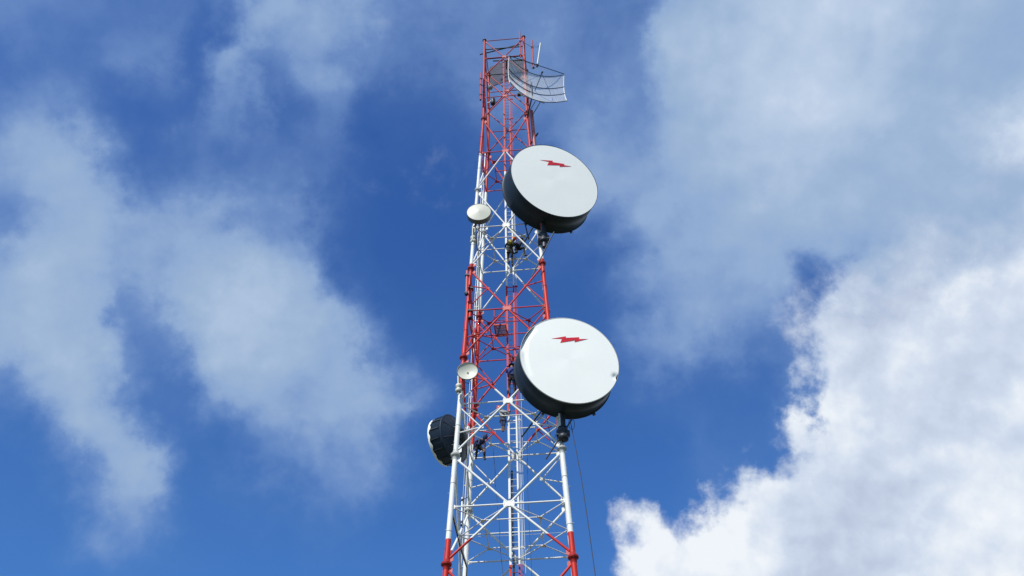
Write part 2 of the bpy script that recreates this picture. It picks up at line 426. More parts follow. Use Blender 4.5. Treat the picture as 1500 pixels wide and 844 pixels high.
def big_dish(c, az, tilt, r, dep, label, logo, dents, polexz):
    a, s, u = basis(az, tilt)
    t = thing('drum_antenna', label, 'dish antenna', c-a*dep-u*r, 'big drum antennas on the right of the tower')
    # radome: slightly slack sheet with optional dents
    mb = MB(); NR, NA = 26, 144; vs = [c+a*.018]; fs = []
    def pos(k, i):
        rr = r*(k/NR)**.9; th = 2*math.pi*i/NA
        h = .018*(1-(rr/r)**2)+.004*math.sin(3*th+1)*math.sin(rr*2)
        q = c+(s*math.cos(th)+u*math.sin(th))*rr
        for (t0, tw, r0, rw, dd, pull) in dents:
            dt = (th-t0+math.pi) % (2*math.pi)-math.pi
            e = max(0, 1-(dt/tw)**2)*max(0, 1-((rr/r-r0)/rw)**2)
            h -= dd*e; q -= (s*math.cos(th)+u*math.sin(th))*pull*e
        return q+a*h
    for k in range(1, NR+1):
        for i in range(NA): vs.append(pos(k, i))
    for i in range(NA): fs.append((0, 1+i, 1+(i+1) % NA))
    for k in range(NR-1):
        b0 = 1+k*NA; b1 = b0+NA
        for i in range(NA): fs.append((b0+i, b1+i, b1+(i+1) % NA, b0+(i+1) % NA))
    mb.add(vs, fs, True)
    rd = mb.build('radome', M['radome'], t)
    # rim band
    mb = MB()
    mb.lathe(c, -a, [(-.006, r*1.0005), (-.012, r+.022), (.045, r+.022), (.045, r+.004)], 128)
    mb.build('rim_band', M['shroud_pale' if dents else 'shroud'], t)
    mb = MB()
    mb.lathe(c, -a, [(.03, r-.012), (.046, r+.006), (dep*.5, r+.006), (dep-.03, r+.006), (dep-.03, r+.05), (dep+.02, r+.05), (dep+.02, r-.03)], 128)
    n = 40
    mb.build('shroud', M['shroud'], t)
    # reflector back: shallow paraboloid bowl
    mb = MB()
    mb.lathe(c-a*(dep+.02), -a, [((1-(q/10)**2)*.62, r*.985*q/10+.0001) for q in range(10, -1, -1)], 96)
    mb.build('reflector_back', M['shroud'], t)
    # back ribs
    for i in range(8):
        th = math.pi/8+i*math.pi/4; e = s*math.cos(th)+u*math.sin(th)
        rb = MB(); P = c-a*(dep+.03)+e*r*.97; Q = c-a*(dep+.68)+e*.5
        rb.tube(P, Q, .03, n=8); rb.build('back_rib', M['darksteel'], t)
    rb = MB(); rb.lathe(c-a*(dep+.62), -a, [(0, .55), (.12, .55), (.12, .3), (.12, .0)], 24); rb.build('hub_ring', M['darksteel'], t)
    # rim clamps
    for i in range(12):
        th = i*math.pi/6+.2; e = s*math.cos(th)+u*math.sin(th); k = MB()
        tg = (-s*math.sin(th)+u*math.cos(th))
        k.box(c-a*(dep*.22)+e*(r+.014), a*.028, tg*.035, e*.012); k.build('shroud_bolt', M['shroud'], t)
    for th in (-.95, -2.0):
        e = s*math.cos(th)+u*math.sin(th); k = MB(); k.box(c-a*(dep+.0)+e*(r+.08), a*.05, (-s*math.sin(th)+u*math.cos(th))*.05, e*.06); k.build('lug', M['darksteel'], t)
    # lightning marking, 3 mm proud of the radome
    def surf(px, py):
        q = plane_hit(px, py, c+a*.035, a); rr = (q-c-a*.035).length
        return q
    P = [surf(*p) for p in logo]
    m2 = MB()
    hh = [max(0, .018*(1-((p-c-a*.035).length/r)**2)) for p in P]
    m2.plate([p+a*(h-.035+.008) for p, h in zip(P, hh)], a, .006)
    m2.build('lightning_mark', M['redlogo'], rd, t)
    return t, a, s, u

Yu = 29.75; ku = Yu/29.0
cu = V((2.239*ku, Yu, 35.577*ku+CAMH))
LOGO_U = [(720+x/5.629, 200+y/5.629) for x, y in [(400, 192), (505, 198), (503, 210), (600, 225), (597, 235), (660, 245), (562, 247), (564, 235), (460, 235), (475, 208)]]
du, au, su_, uu_ = big_dish(cu, .353, .141, 2.298*ku, 1.283*ku, 'upper of the two big white drum antennas, clean face with red lightning bolt', LOGO_U, [], None)
Yw = 29.45; kw = Yw/29.0
cw = V((2.313*kw, Yw, 24.026*kw+CAMH))
LOGO_W = [(730+x/4.442, 460+y/4.442) for x, y in [(347, 159), (440, 144), (438, 154), (527, 150), (524, 162), (582, 161), (496, 181), (499, 169), (403, 187), (414, 161)]]
DENT = [(2.72, .36, 1.0, .10, .10, .02), (3.25, .46, .92, .05, .045, .0), (-.30, .07, .985, .10, .07, .05)]
dw, aw, sw_, uw_ = big_dish(cw, .207, .105, 2.064*kw, 1.194*kw, 'lower of the two big white drum antennas, torn dented rim at its left', LOGO_W, DENT, None)

def mast(name, label, cat, p0, p1, r, m, clamps=(), arms=(), rod=(), group=None):
    t = thing(name, label, cat, p0, group)
    mb = MB(); mb.tube(p0, p1, r, n=14); mb.build('pole', m, t)
    for (f, w, h, mm) in clamps:
        q = V(p0).lerp(V(p1), f); k = MB()
        k.lathe(q-V((0, 0, h)), (0, 0, 1), [(0, r+.002), (.0, r+w), (h*.7, r+w), (h*.8, r+w*.6), (h*1.2, r+w*.6), (h*1.3, r+w), (2*h, r+w), (2*h, r+.002)], 10)
        k.box(q+V((0, 0, 0)), (r+w*1.5, 0, 0), (0, w, 0), (0, 0, h*.35)); k.build('clamp', mm, t)
    for (q0, q1, rr, mm) in arms:
        k = MB(); k.tube(q0, q1, rr, n=8); k.build('arm', mm, t)
    return t

def legpt(px_y, u=1, v=-1):
    """point of a leg at photo row px_y"""
    best = None
    for i in range(0, 2000):
        dz = DZTOP+i*.025; p = tz(u, v, dz); d = p-CAM; yy = 422-FPX*d.dot(UPV)/d.dot(FWD)
        if best is None or abs(yy-px_y) < best[0]: best = (abs(yy-px_y), p)
    return best[1]
# mounting masts of the big dishes, clamped to the front right leg
for (y0, y1, x0, x1, Ym, c, a, dep, r, lab, kk) in [
        (362, 163, 797.5, 778.4, 30.75, cu, au, 1.283*ku, 2.298*ku, 'thick mounting pole behind the upper big drum antenna, clamped to the right leg', 0),
        (645, 490, 826.0, 807.0, 30.55, cw, aw, 1.194*kw, 2.064*kw, 'thick mounting pole behind the lower big drum antenna, clamped to the right leg', 1)]:
    pb = at(x0, y0, Ym); pt = at(x1, y1, Ym+.12)
    L1 = legpt(y0-5); L3 = legpt(y0-150)
    arms = [(V((pb.x, pb.y, L1.z)), L1, .05, M['darksteel']), (V((pb.x, pb.y, L3.z)), L3, .05, M['darksteel']),
            (V((pb.x, pb.y, c.z)), c-a*(dep+.7), .10, M['darksteel']), (V((pb.x, pb.y, c.z-.9)), c-a*(dep+.68)+V((0, 0, -.5)), .06, M['darksteel'])]
    t = mast('mounting_pole', lab, 'pole', pb, pt, .105, M['fadedred'] if kk == 0 else M['paint'],
             [(.055, .11, .28, M['darksteel']), (.5, .07, .16, M['darksteel'])], arms, group='mounting poles of the big drum antennas')
    k = MB(); k.tube(pb+V((0, 0, -.02)), pb+V((0, 0, 1.9)), .118, n=14); k.build('sleeve', M['darksteel'], t)
    k = MB(); q = V((pb.x, pb.y, L1.z)); k.box((q+L1)/2, (.20, 0, 0), (0, (q-L1).length*.5, 0), (0, 0, .20)); k.build('saddle', M['darksteel'], t)
# stabiliser rods
def rod(label, pts, r, m, grp='thin dark stabiliser rods of the big drum antennas', name='stabiliser_rod', cat='rod'):
    mb = MB(); mb.path(pts, r, n=8)
    for p in (pts[0], pts[-1]):
        d = (V(pts[1])-V(pts[0])).normalized()
    root = V(pts[-1])
    o = mb.build(name, m, None); me = o.data
    for v in me.vertices: v.co -= root
    o.location = root
    tag(o, label, cat, grp); return o
yb = lambda a, s_: 0
rod('long dark rod from the underside of the upper big drum antenna past the red leg', [at(811.5, 340, 30.4), at(779, 405, 30.9)], .030, M['darksteel'])
rod('short dark strut left of the upper antenna pole, leaning down to the right', [at(767.5, 322, 31.2), at(774.8, 351, 31.7)], .030, M['darksteel'])
rod('short dark strut left of the upper antenna pole, leaning down to the left', [at(782.5, 331, 31.2), at(765, 360, 31.8)], .026, M['darksteel'])
rod('long dark rod from the underside of the lower big drum antenna past the white leg', [at(838.7, 613, 30.2), at(799.6, 673, 30.8)], .032, M['darksteel'])
rod('dark strut behind the lower big drum antenna running down left to the ladder', [at(795, 600, 31.0), at(764.3, 640, 32.6)], .034, M['darksteel'])
rod('short dark strut behind the lower big drum antenna beside the longer one', [at(799.5, 603, 31.0), at(782.5, 621, 31.6)], .030, M['darksteel'])

# ------------------------------------------------------------------ small dishes, left leg
def small_drum(c, az, tilt, r, dep, cone, label, open_=False):
    a, s, u = basis(az, tilt)
    t = thing('small_dish', label, 'dish antenna', c-a*dep-u*r)
    if not open_:
        mb = MB(); mb.lathe(c, a, [(cone*(1-(q/8)**1.1), r*q/8+.0001) for q in range(0, 9)], 64); mb.build('radome', M['radome_old'], t)
        mb = MB(); mb.lathe(c, -a, [(-.005, r*.99), (-.012, r+.015), (.03, r+.015), (.03, r+.004), (dep*.9, r+.0), (dep, r*.88), (dep+.14, r*.45), (dep+.15, 0.001)], 64); mb.build('drum', M['drumgrey'], t)
    else:
        mb = MB(); mb.lathe(c, -a, [(cone*(1-(q/10)**2), r*q/10+.0001) for q in range(0, 11)], 64); mb.build('reflector', M['radome_old'], t)
        mb = MB(); mb.lathe(c, -a, [(-.01, r*.985), (-.02, r+.018), (.025, r+.018), (.04, r*.97), (cone+.04, r*.42), (cone+.05, .001)], 64); mb.build('back_shell', M['drumgrey'], t)
        mb = MB(); mb.lathe(c-a*cone, a, [(0, .05), (cone*.3, .03), (cone*.55, .012), (cone*.56, .001)], 16); mb.build('feed', M['radome_old'], t)
    return t, a, s, u
c1 = at(701.5, 310.6, 30.55)
t, a, s, u = small_drum(c1, -.02, .02, .60, .34, .09, 'small cream covered drum dish on the upper white left leg')
L = legpt(352, -1, -1); k = MB(); b_ = c1-a*.45
k.tube(b_, V((L.x+.02, L.y, b_.z-.1)), .055, n=10); k.build('arm', M['darksteel'], t)
k = MB(); q = legpt(352, -1, -1); k.lathe(q-V((0, 0, .22)), (0, 0, 1), [(0, .10), (.02, .15), (.14, .16), (.2, .11), (.26, .11), (.3, .16), (.42, .15), (.44, .1)], 12)
k.tube(q+V((-.04, -.14, -.15)), q+V((-.04, -.14, .9)), .035, n=8); k.build('mount', M['radome_old'], t)
k = MB(); k.path([b_+V((.05, 0, -.1)), b_+V((-.02, .1, -.7)), legpt(345, -1, -1)+V((.12, -.05, 0)), legpt(365, -1, -1)+V((.22, 0, 0)), at(699.5, 368, 31.6)], .02, n=6); k.build('lead', M['blackcable'], t)
c2 = at(684.8, 543.6, 30.30)
t, a, s, u = small_drum(c2, .0, .04, .435, .10, .13, 'small shallow cream round dish in front of the lower left leg', True)
k = MB(); L = legpt(560, -1, -1); k.tube(c2-a*.16, L+V((0, 0, .1)), .045, n=10); k.build('arm', M['darksteel'], t)
k = MB(); q = at(671.9, 569, 30.75); k.lathe(q-V((0, 0, .2)), (0, 0, 1), [(0, .08), (.02, .13), (.13, .14), (.17, .09), (.23, .09), (.27, .14), (.38, .13), (.4, .08)], 12)
k.tube(q+V((0, 0, -.3)), at(671.3, 551, 30.75), .045, n=10); k.build('mount', M['radome_old'], t)

# ------------------------------------------------------------------ rear left drum, seen from behind
Yr = 32.2; kr = Yr/31.5
cr_ = V((-3.022*kr, Yr, 21.781*kr+CAMH)); rr_ = .972*kr; dr_ = .571*kr
a, s, u = basis(-2.087, 0)
t = thing('rear_drum_antenna', 'dark slate drum antenna facing away, its ribbed back towards us, left of the tower', 'dish antenna', cr_-a*dr_-u*rr_)
mb = MB(); mb.lathe(cr_, a, [(.05*(1-(q/8)**2), rr_*q/8+.0001) for q in range(0, 9)], 72); mb.build('radome', M['radome'], t)
mb = MB(); N_ = 72; vs = []; fs = []
for j, (dd, r0) in enumerate([(-.03, 1.0), (-.03, 1.03), (.07, 1.03)]):
    for i in range(N_):
        th = 2*math.pi*i/N_; w = .035*math.sin(th*16)+.015*math.sin(th*7) if j == 2 else 0
        vs.append(cr_-a*(dd+w)+(s*math.cos(th)+u*math.sin(th))*rr_*r0)
for j in range(2):
    for i in range(N_): fs.append((j*N_+i, j*N_+(i+1) % N_, (j+1)*N_+(i+1) % N_, (j+1)*N_+i))
mb.add(vs, fs, True); mb.build('torn_cover_edge', M['radome'], t)
mb = MB(); mb.lathe(cr_, -a, [(0, rr_*.99), (.0, rr_*1.01), (dr_, rr_*1.01), (dr_, rr_*1.06), (dr_+.05, rr_*1.06), (dr_+.05, rr_*.99)], 72); mb.build('shroud', M['shroud'], t)
for i in range(14):
    th = i*2*math.pi/14; e = s*math.cos(th)+u*math.sin(th); k = MB(); tg = -s*math.sin(th)+u*math.cos(th)
    k.box(cr_-a*dr_*.48+e*(rr_*1.01+.015), a*dr_*.38, tg*.018, e*.018); k.build('shroud_rib', M['darksteel'], t)
mb = MB(); mb.lathe(cr_-a*(dr_+.05), -a, [((1-(q/10)**1.5)*.42, rr_*.99*q/10+.0001) for q in range(10, -1, -1)], 72); mb.build('reflector_back', M['shroud'], t)
for i in range(8):
    th = .3+i*math.pi/4; e = s*math.cos(th)+u*math.sin(th); k = MB()
    k.tube(cr_-a*(dr_+.08)+e*rr_*.97, cr_-a*(dr_+.50)+e*.14, .02, n=6); k.build('back_rib', M['darksteel'], t)
hb = cr_-a*(dr_+.5)
k = MB(); k.lathe(cr_-a*(dr_+.4), -a, [(0, .25), (.14, .25), (.14, .001)], 20)
k.build('hub', M['darksteel'], t)
Lr = legpt(640, -1, -1)
k = MB(); k.tube(hb, V((Lr.x+.1, Lr.y+.3, hb.z)), .05, n=8); k.tube(V((Lr.x+.1, Lr.y+.3, hb.z)), V((Lr.x, Lr.y, hb.z)), .05, n=8); k.build('arm', M['darksteel'], t)
k = MB(); k.tube(cr_-a*(dr_+.06)+s*-rr_*.2+u*.2, legpt(625, -1, -1), .016, n=6); k.tube(cr_-a*(dr_+.06)-u*.5+s*.3, legpt(652, -1, -1), .016, n=6); k.build('stay', M['galv'], t)

# ------------------------------------------------------------------ grid reflectors on the head
def grid_reflector(V0, az, tl, F, g, u0, u1, hs, label, mrod, mrail, nrod, rrod, chord=True, rrail=.02, feed=True, cat='grid antenna'):
    a, s, up = basis(az, tl)
    t = thing('grid_antenna', label, cat, V0)
    P = lambda x, h: V0+s*x+up*h+a*(x*x/(4*F)+h*h*g)
    h0, h1 = hs[-1], hs[0]
    mb = MB()
    for i in range(nrod):
        x = u0+(u1-u0)*(i+.5)/nrod
        mb.path([P(x, h0+(h1-h0)*j/7) for j in range(8)], rrod, n=5)
    mb.build('rod_screen', mrod, t)
    for h in hs:
        k = MB(); k.path([P(u0+(u1-u0)*j/20, h)+a*(rrod+rrail) for j in range(21)], rrail, n=8); k.build('curved_rail', mrail, t)
    for x in (u0, u1):
        k = MB(); k.path([P(x, h0+(h1-h0)*j/9) for j in range(10)], rrail*1.1, n=8); k.build('edge_tube', mrod, t)
    if chord:
        k = MB(); A, B = P(u0, h1)+V((0, 0, .12)), P(u1, h1)+V((0, 0, .12)); k.tube(A, B, rrail*1.1, n=8)
        k.tube(A, P(u0, h1), rrail, n=8); k.tube(B, P(u1, h1), rrail, n=8); k.build('chord_tube', mrail, t)
        k = MB()
        for i in range(30):
            f = (i+.5)/30; k.tube(P(u0+(u1-u0)*f, h1), A.lerp(B, f), rrod*.45, n=4)
        k.build('top_wires', mrod, t)
    if feed:
        k = MB(); k.tube(V0, V0+a*1.25+up*.02, .022, n=8); k.tube(V0+a*1.22-s*.02, V0+a*1.34, .05, n=8); k.build('feed_boom', mrail, t)
        for sg in (-1, 1):
            k = MB(); k.tube(P(sg*.9, 0), V0+a*1.2, .010, n=6); k.build('feed_stay', mrail, t)
    return t, a, s, up, P
kg = 30.2/29.5
GV = V((1.51*kg, 30.2, 44.159*kg+CAMH))
t, a, s, up, P = grid_reflector(GV, .34, -.023, 1.24*kg, .12/kg, -1.80*kg, 1.59*kg, [1.346*kg, .375*kg, -.313*kg, -1.329*kg],
    'pale curved grid antenna of thin rods jutting right from the tower head', M['alu'], M['darksteel'], 70, .0115, rrail=.021)
# back frame joined to the front right leg
k = MB()
L1, L3 = legpt(100), legpt(140)
k.tube(P(-.2, .7)-a*.03, V((L1.x, L1.y, P(-.2, .7).z)), .04, n=8); k.tube(P(-.2, -.7)-a*.03, V((L1.x, L1.y, P(-.2, -.7).z)), .04, n=8)
k.tube(P(-.2, .8)-a*.04, P(-.2, -.8)-a*.04, .04, n=8)
k.build('back_frame', M['darksteel'], t)
for (x0, y0, x1, y1) in [(784, 149, 776.8, 161), (791.5, 149.5, 779.3, 170)]:
    k = MB(); k.tube(at(x0, y0, 30.0), at(x1, y1, 30.75), .022, n=6); k.build('stay', M['darksteel'], t)
k = MB(); k.box(at(760.5, 138.5, 30.9), (.10, 0, 0), (0, .1, 0), (0, 0, .07)); k.tube(at(760.5, 138.5, 30.9), at(797, 151, 30.1), .028, n=8); k.build('lower_bracket', M['darksteel'], t)

GR = at(742, 101, 34.9)
t, a, s, up, P = grid_reflector(GR, math.pi-.25, .0, 2.2, .10, -1.25, 1.30, [1.25, .42, -.42, -1.25],
    'dark curved mesh antenna behind the top of the tower, seen through the bracing', M['darkmesh'], M['darksteel'], 64, .0155, chord=False, rrail=.022, feed=True)
k = MB()
for h in [-1.2+.115*i for i in range(22)]: k.path([P(-1.25+2.55*j/12, h) for j in range(13)], .013, n=4)
k.build('cross_wires', M['darkmesh'], t)
k = MB(); k.tube(GR, V((GR.x, 34.2, GR.z)), .05, n=8); k.tube(V((-1.0, 34.25, GR.z)), V((1.2, 34.25, GR.z)), .045, n=8); k.build('back_frame', M['darksteel'], t)

# ------------------------------------------------------------------ whips, stick antennas and poles on the head
def whip(name, label, cat, q0, q1, r, m, brackets, tips=True):
    t = thing(name, label, cat, q0)
    k = MB(); k.tube(q0, q1, r, n=10); k.build('tube', m, t)
    if tips:
        k = MB(); k.lathe(q0-V((0, 0, .06)), V(q1)-V(q0), [(0, r*.7), (.01, r*1.5), (.09, r*1.5), (.1, r)], 10); k.build('base_cap', M['darksteel'], t)
    for (f, tgt) in brackets:
        k = MB(); p = V(q0).lerp(V(q1), f); k.tube(p, tgt, .018, n=6); k.box(p, (r*1.6, 0, 0), (0, r*1.6, 0), (0, 0, .04)); k.build('bracket', M['darksteel'], t)
    return t
def vert(px, ya, yb_, Y):
    """upright pole whose foot is sighted at (px, yb_) and head at row ya"""
    p = at(px, yb_, Y); z = p.z
    for i in range(4000):
        q = V((p.x, p.y, z+i*.005)); d = q-CAM; yy = 422-FPX*d.dot(UPV)/d.dot(FWD)
        if yy <= ya: return p, q
    return p, q
LT = lambda y: legpt(y, -1, -1)
p, q = vert(703.9, 107, 146, 31.5)
whip('dipole_antenna', 'thin pinkish upright antenna tube bracketed outside the top left leg', 'antenna', p, q, .038, M['paint'], [(.18, LT(139)), (.55, LT(126)), (.78, LT(115))])
p, q = vert(762.6, 46, 84, 31.0)
whip('upright_pole', 'thin red pole sticking up above the tower head, left of the right leg', 'pole', p, q, .040, M['paint'], [(.6, legpt(60)), (.08, legpt(88))], False)
p, q = vert(781.4, 58.5, 99, 30.9)
whip('upright_pole', 'thin faded red pole standing beside the white stick antenna at the tower head', 'pole', p, q, .045, M['paint'], [(.72, legpt(62)), (.12, legpt(90))])
q0, q1 = at(786.8, 97, 30.8), at(791.8, 63.5, 30.5)
whip('stick_antenna', 'leaning white tubular stick antenna at the top right of the tower', 'antenna', q0, q1, .048, M['palecable'], [(.05, at(781.4, 96, 30.9))])
rod('slack black cable between the faded red pole and the white stick antenna', [at(781.8, 66, 30.85), at(784, 68.8, 30.8), at(787, 69.2, 30.7), at(790, 67, 30.6)], .013, M['blackcable'], None, 'jumper_cable', 'cable')
rod('looped black cable hanging at the foot of the white stick antenna', [at(775.5, 93, 30.8), at(777.2, 98.6, 30.75), at(780.5, 101.2, 30.7), at(784, 100, 30.75), at(786.5, 97.5, 30.8)], .013, M['blackcable'], None, 'jumper_cable', 'cable')

# small units among the rear bracing at the head
def unit(label, c, r, h, m, m2):
    t = thing('radio_unit', label, 'radio unit', c-V((0, 0, h)))
    k = MB(); k.lathe(c-V((0, 0, h)), (0, 0, 1), [(0, .001), (0, r*.8), (.03, r), (2*h-.04, r), (2*h, r*.85), (2*h, .001)], 20); k.build('housing', m, t)
    k = MB(); k.box(c+V((0, .0, 0)), (r*1.12, 0, 0), (0, r*.5, 0), (0, 0, h*.15)); k.tube(c, c+V((-.35, .1, .05)), .025, n=6); k.build('strap', m2, t)
    return t
unit('small grey cylindrical unit behind the left bracing at the tower head', at(718.5, 127, 33.4), .14, .22, M['galv'], M['darksteel'])
unit('small dark cylindrical unit below the grey one behind the upper left bracing', at(722, 149, 33.6), .15, .28, M['darksteel'], M['galv'])

# side poles at the middle left leg
p, q = vert(683.3, 397, 431, 30.95)
whip('side_antenna', 'short faded pink antenna tube outside the left leg, upper end of middle red section', 'antenna', p, q, .055, M['plate'], [(.04, legpt(431, -1, -1)), (.8, legpt(403, -1, -1))])
p, q = vert(688.6, 419, 466, 31.25)
whip('side_pole', 'red pole clamped inside the left leg in the middle red section', 'pole', p, q, .075, M['paint'], [(.2, legpt(450, -1, -1)), (.9, legpt(420, -1, -1))])
# small upright antenna outside the rear left leg, lower white section
p, q = vert(676, 729, 769, 33.8)
whip('side_antenna', 'thin white antenna tube bracketed to the rear left leg, low down', 'antenna', p, q, .035, M['radome'], [(.9, legpt(727, -1, 1)), (.1, legpt(772, -1, 1))])

# ------------------------------------------------------------------ cables
def sag(p0, p1, n, s, jit=0):
    out = []
    for i in range(n+1):
        f = i/n; q = V(p0).lerp(V(p1), f); q.z -= s*4*f*(1-f); q.x += jit*math.sin(f*17)+jit*.6*math.sin(f*41+1); out.append(q)
    return out
bz = .35
rod('long thin black cable hanging from the lower big drum antenna right of the tower', [at(834.3, 611, 30.4), at(836.5, 622, 30.4), at(843, 655, 30.35), at(851.5, 700, 30.3), at(862, 770, 30.2), at(872, 843, 30.1), at(884, 945, 30.0), V((5.5, 30, 5)), V((6.5, 30, .02))], .015, M['blackcable'], None, 'drop_cable', 'cable')
lp = at(838, 621, 30.4)
rod('small loose loop of black cable under the lower big drum antenna', [lp+V((.12*math.sin(x*.5)-.02, 0, .28*math.cos(x*.5))) for x in range(0, 12)], .011, M['blackcable'], None, 'cable_loop', 'cable')
def vbundle(label, off, r, m, ztop, zb=.3, n=1, jit=.0, nm='feeder_cable'):
    pts = [LC+off+V((jit*math.sin(z*.8), 0, z)) for z in [zb+(ztop-zb)*i/60 for i in range(61)]]
    k = MB()
    for j in range(n): k.path([p+lx*(j*.03) for p in pts], r, n=6)
    root = pts[0]; o = k.build(nm, m, None)
    for v in o.data.vertices: v.co -= root
    o.location = root; tag(o, label, 'cable'); return o
for q_, (off_, r_, ytop, lab_) in enumerate([(V((-.07, .19, 0)), .024, 350, 'thick black feeder cable from the upper drum antenna down the right leg'), (V((-.01, .22, 0)), .020, 520, 'thinner black feeder cable from the lower drum antenna down the right leg')]):
    z0 = H0-legpt(ytop).z; pts_ = [(cu if q_ == 0 else cw)+(-au if q_ == 0 else -aw)*1.9, tz(1, -1, z0-.5)+off_+V((.05, -.2, .3))]+[tz(1, -1, z0+i*.9)+off_+V((.012*math.sin(i*2.1), 0, 0)) for i in range(int((H0-z0-1)/.9))]
    rod(lab_, pts_, r_, M['blackcable'], None, 'feeder_cable', 'cable')
vbundle('dark navy feeder cable running up behind the ladder rungs', ly*.10-lx*.08, .030, M['bluecable'], 23.0, n=2, jit=.012)
vbundle('pale thin cable running up just right of the safety rail', lx*.40, .010, M['palecable'], 27.0, jit=.01)
vbundle('thin dark rope hanging to the right of the ladder', lx*.62-ly*.2, .009, M['blackcable'], 25.0, jit=.03, nm='hanging_rope')
rod('thin dark rope hanging left of the ladder from the diaphragm', sag(at(722, 655, 33), at(741, 900, 33), 12, 0, .02), .009, M['blackcable'], None, 'hanging_rope', 'rope')
rod('dark cable slanting across the lower left face between the legs', sag(at(662.6, 752, 31.2), at(684, 832, 33.6), 10, .15)+[V((-2.3, 34.2, 8)), V((-2.5, 34.4, .4))], .026, M['darksteel'], None, 'slanting_cable', 'cable')
rod('thin pale line strung level across the lower white section', sag(at(700, 786, 33), at(835, 779, 33), 8, .03), .008, M['palecable'], None, 'level_line', 'cable')
rod('thin black cable dropping from the lower antenna strut towards the leg', [at(799, 605, 31), at(805, 632, 31), at(811, 650, 30.9), at(814, 636, 30.9)], .011, M['blackcable'], None, 'jumper_cable', 'cable')
rod('dark jumper cable hanging outside the lower left leg clamp', [at(690, 552, 31), at(687, 562, 31), at(680, 560, 30.8), at(674, 566, 30.8)], .016, M['blackcable'], None, 'jumper_cable', 'cable')
# small clamp with coil where the white section starts on the left leg
rod('small black cable coil on the left leg where the upper white section starts', [LT(227)+V((-.06+.11*math.cos(x), -.12, .02+.15*math.sin(x))) for x in [i*.4 for i in range(16)]], .016, M['blackcable'], None, 'cable_coil', 'cable')

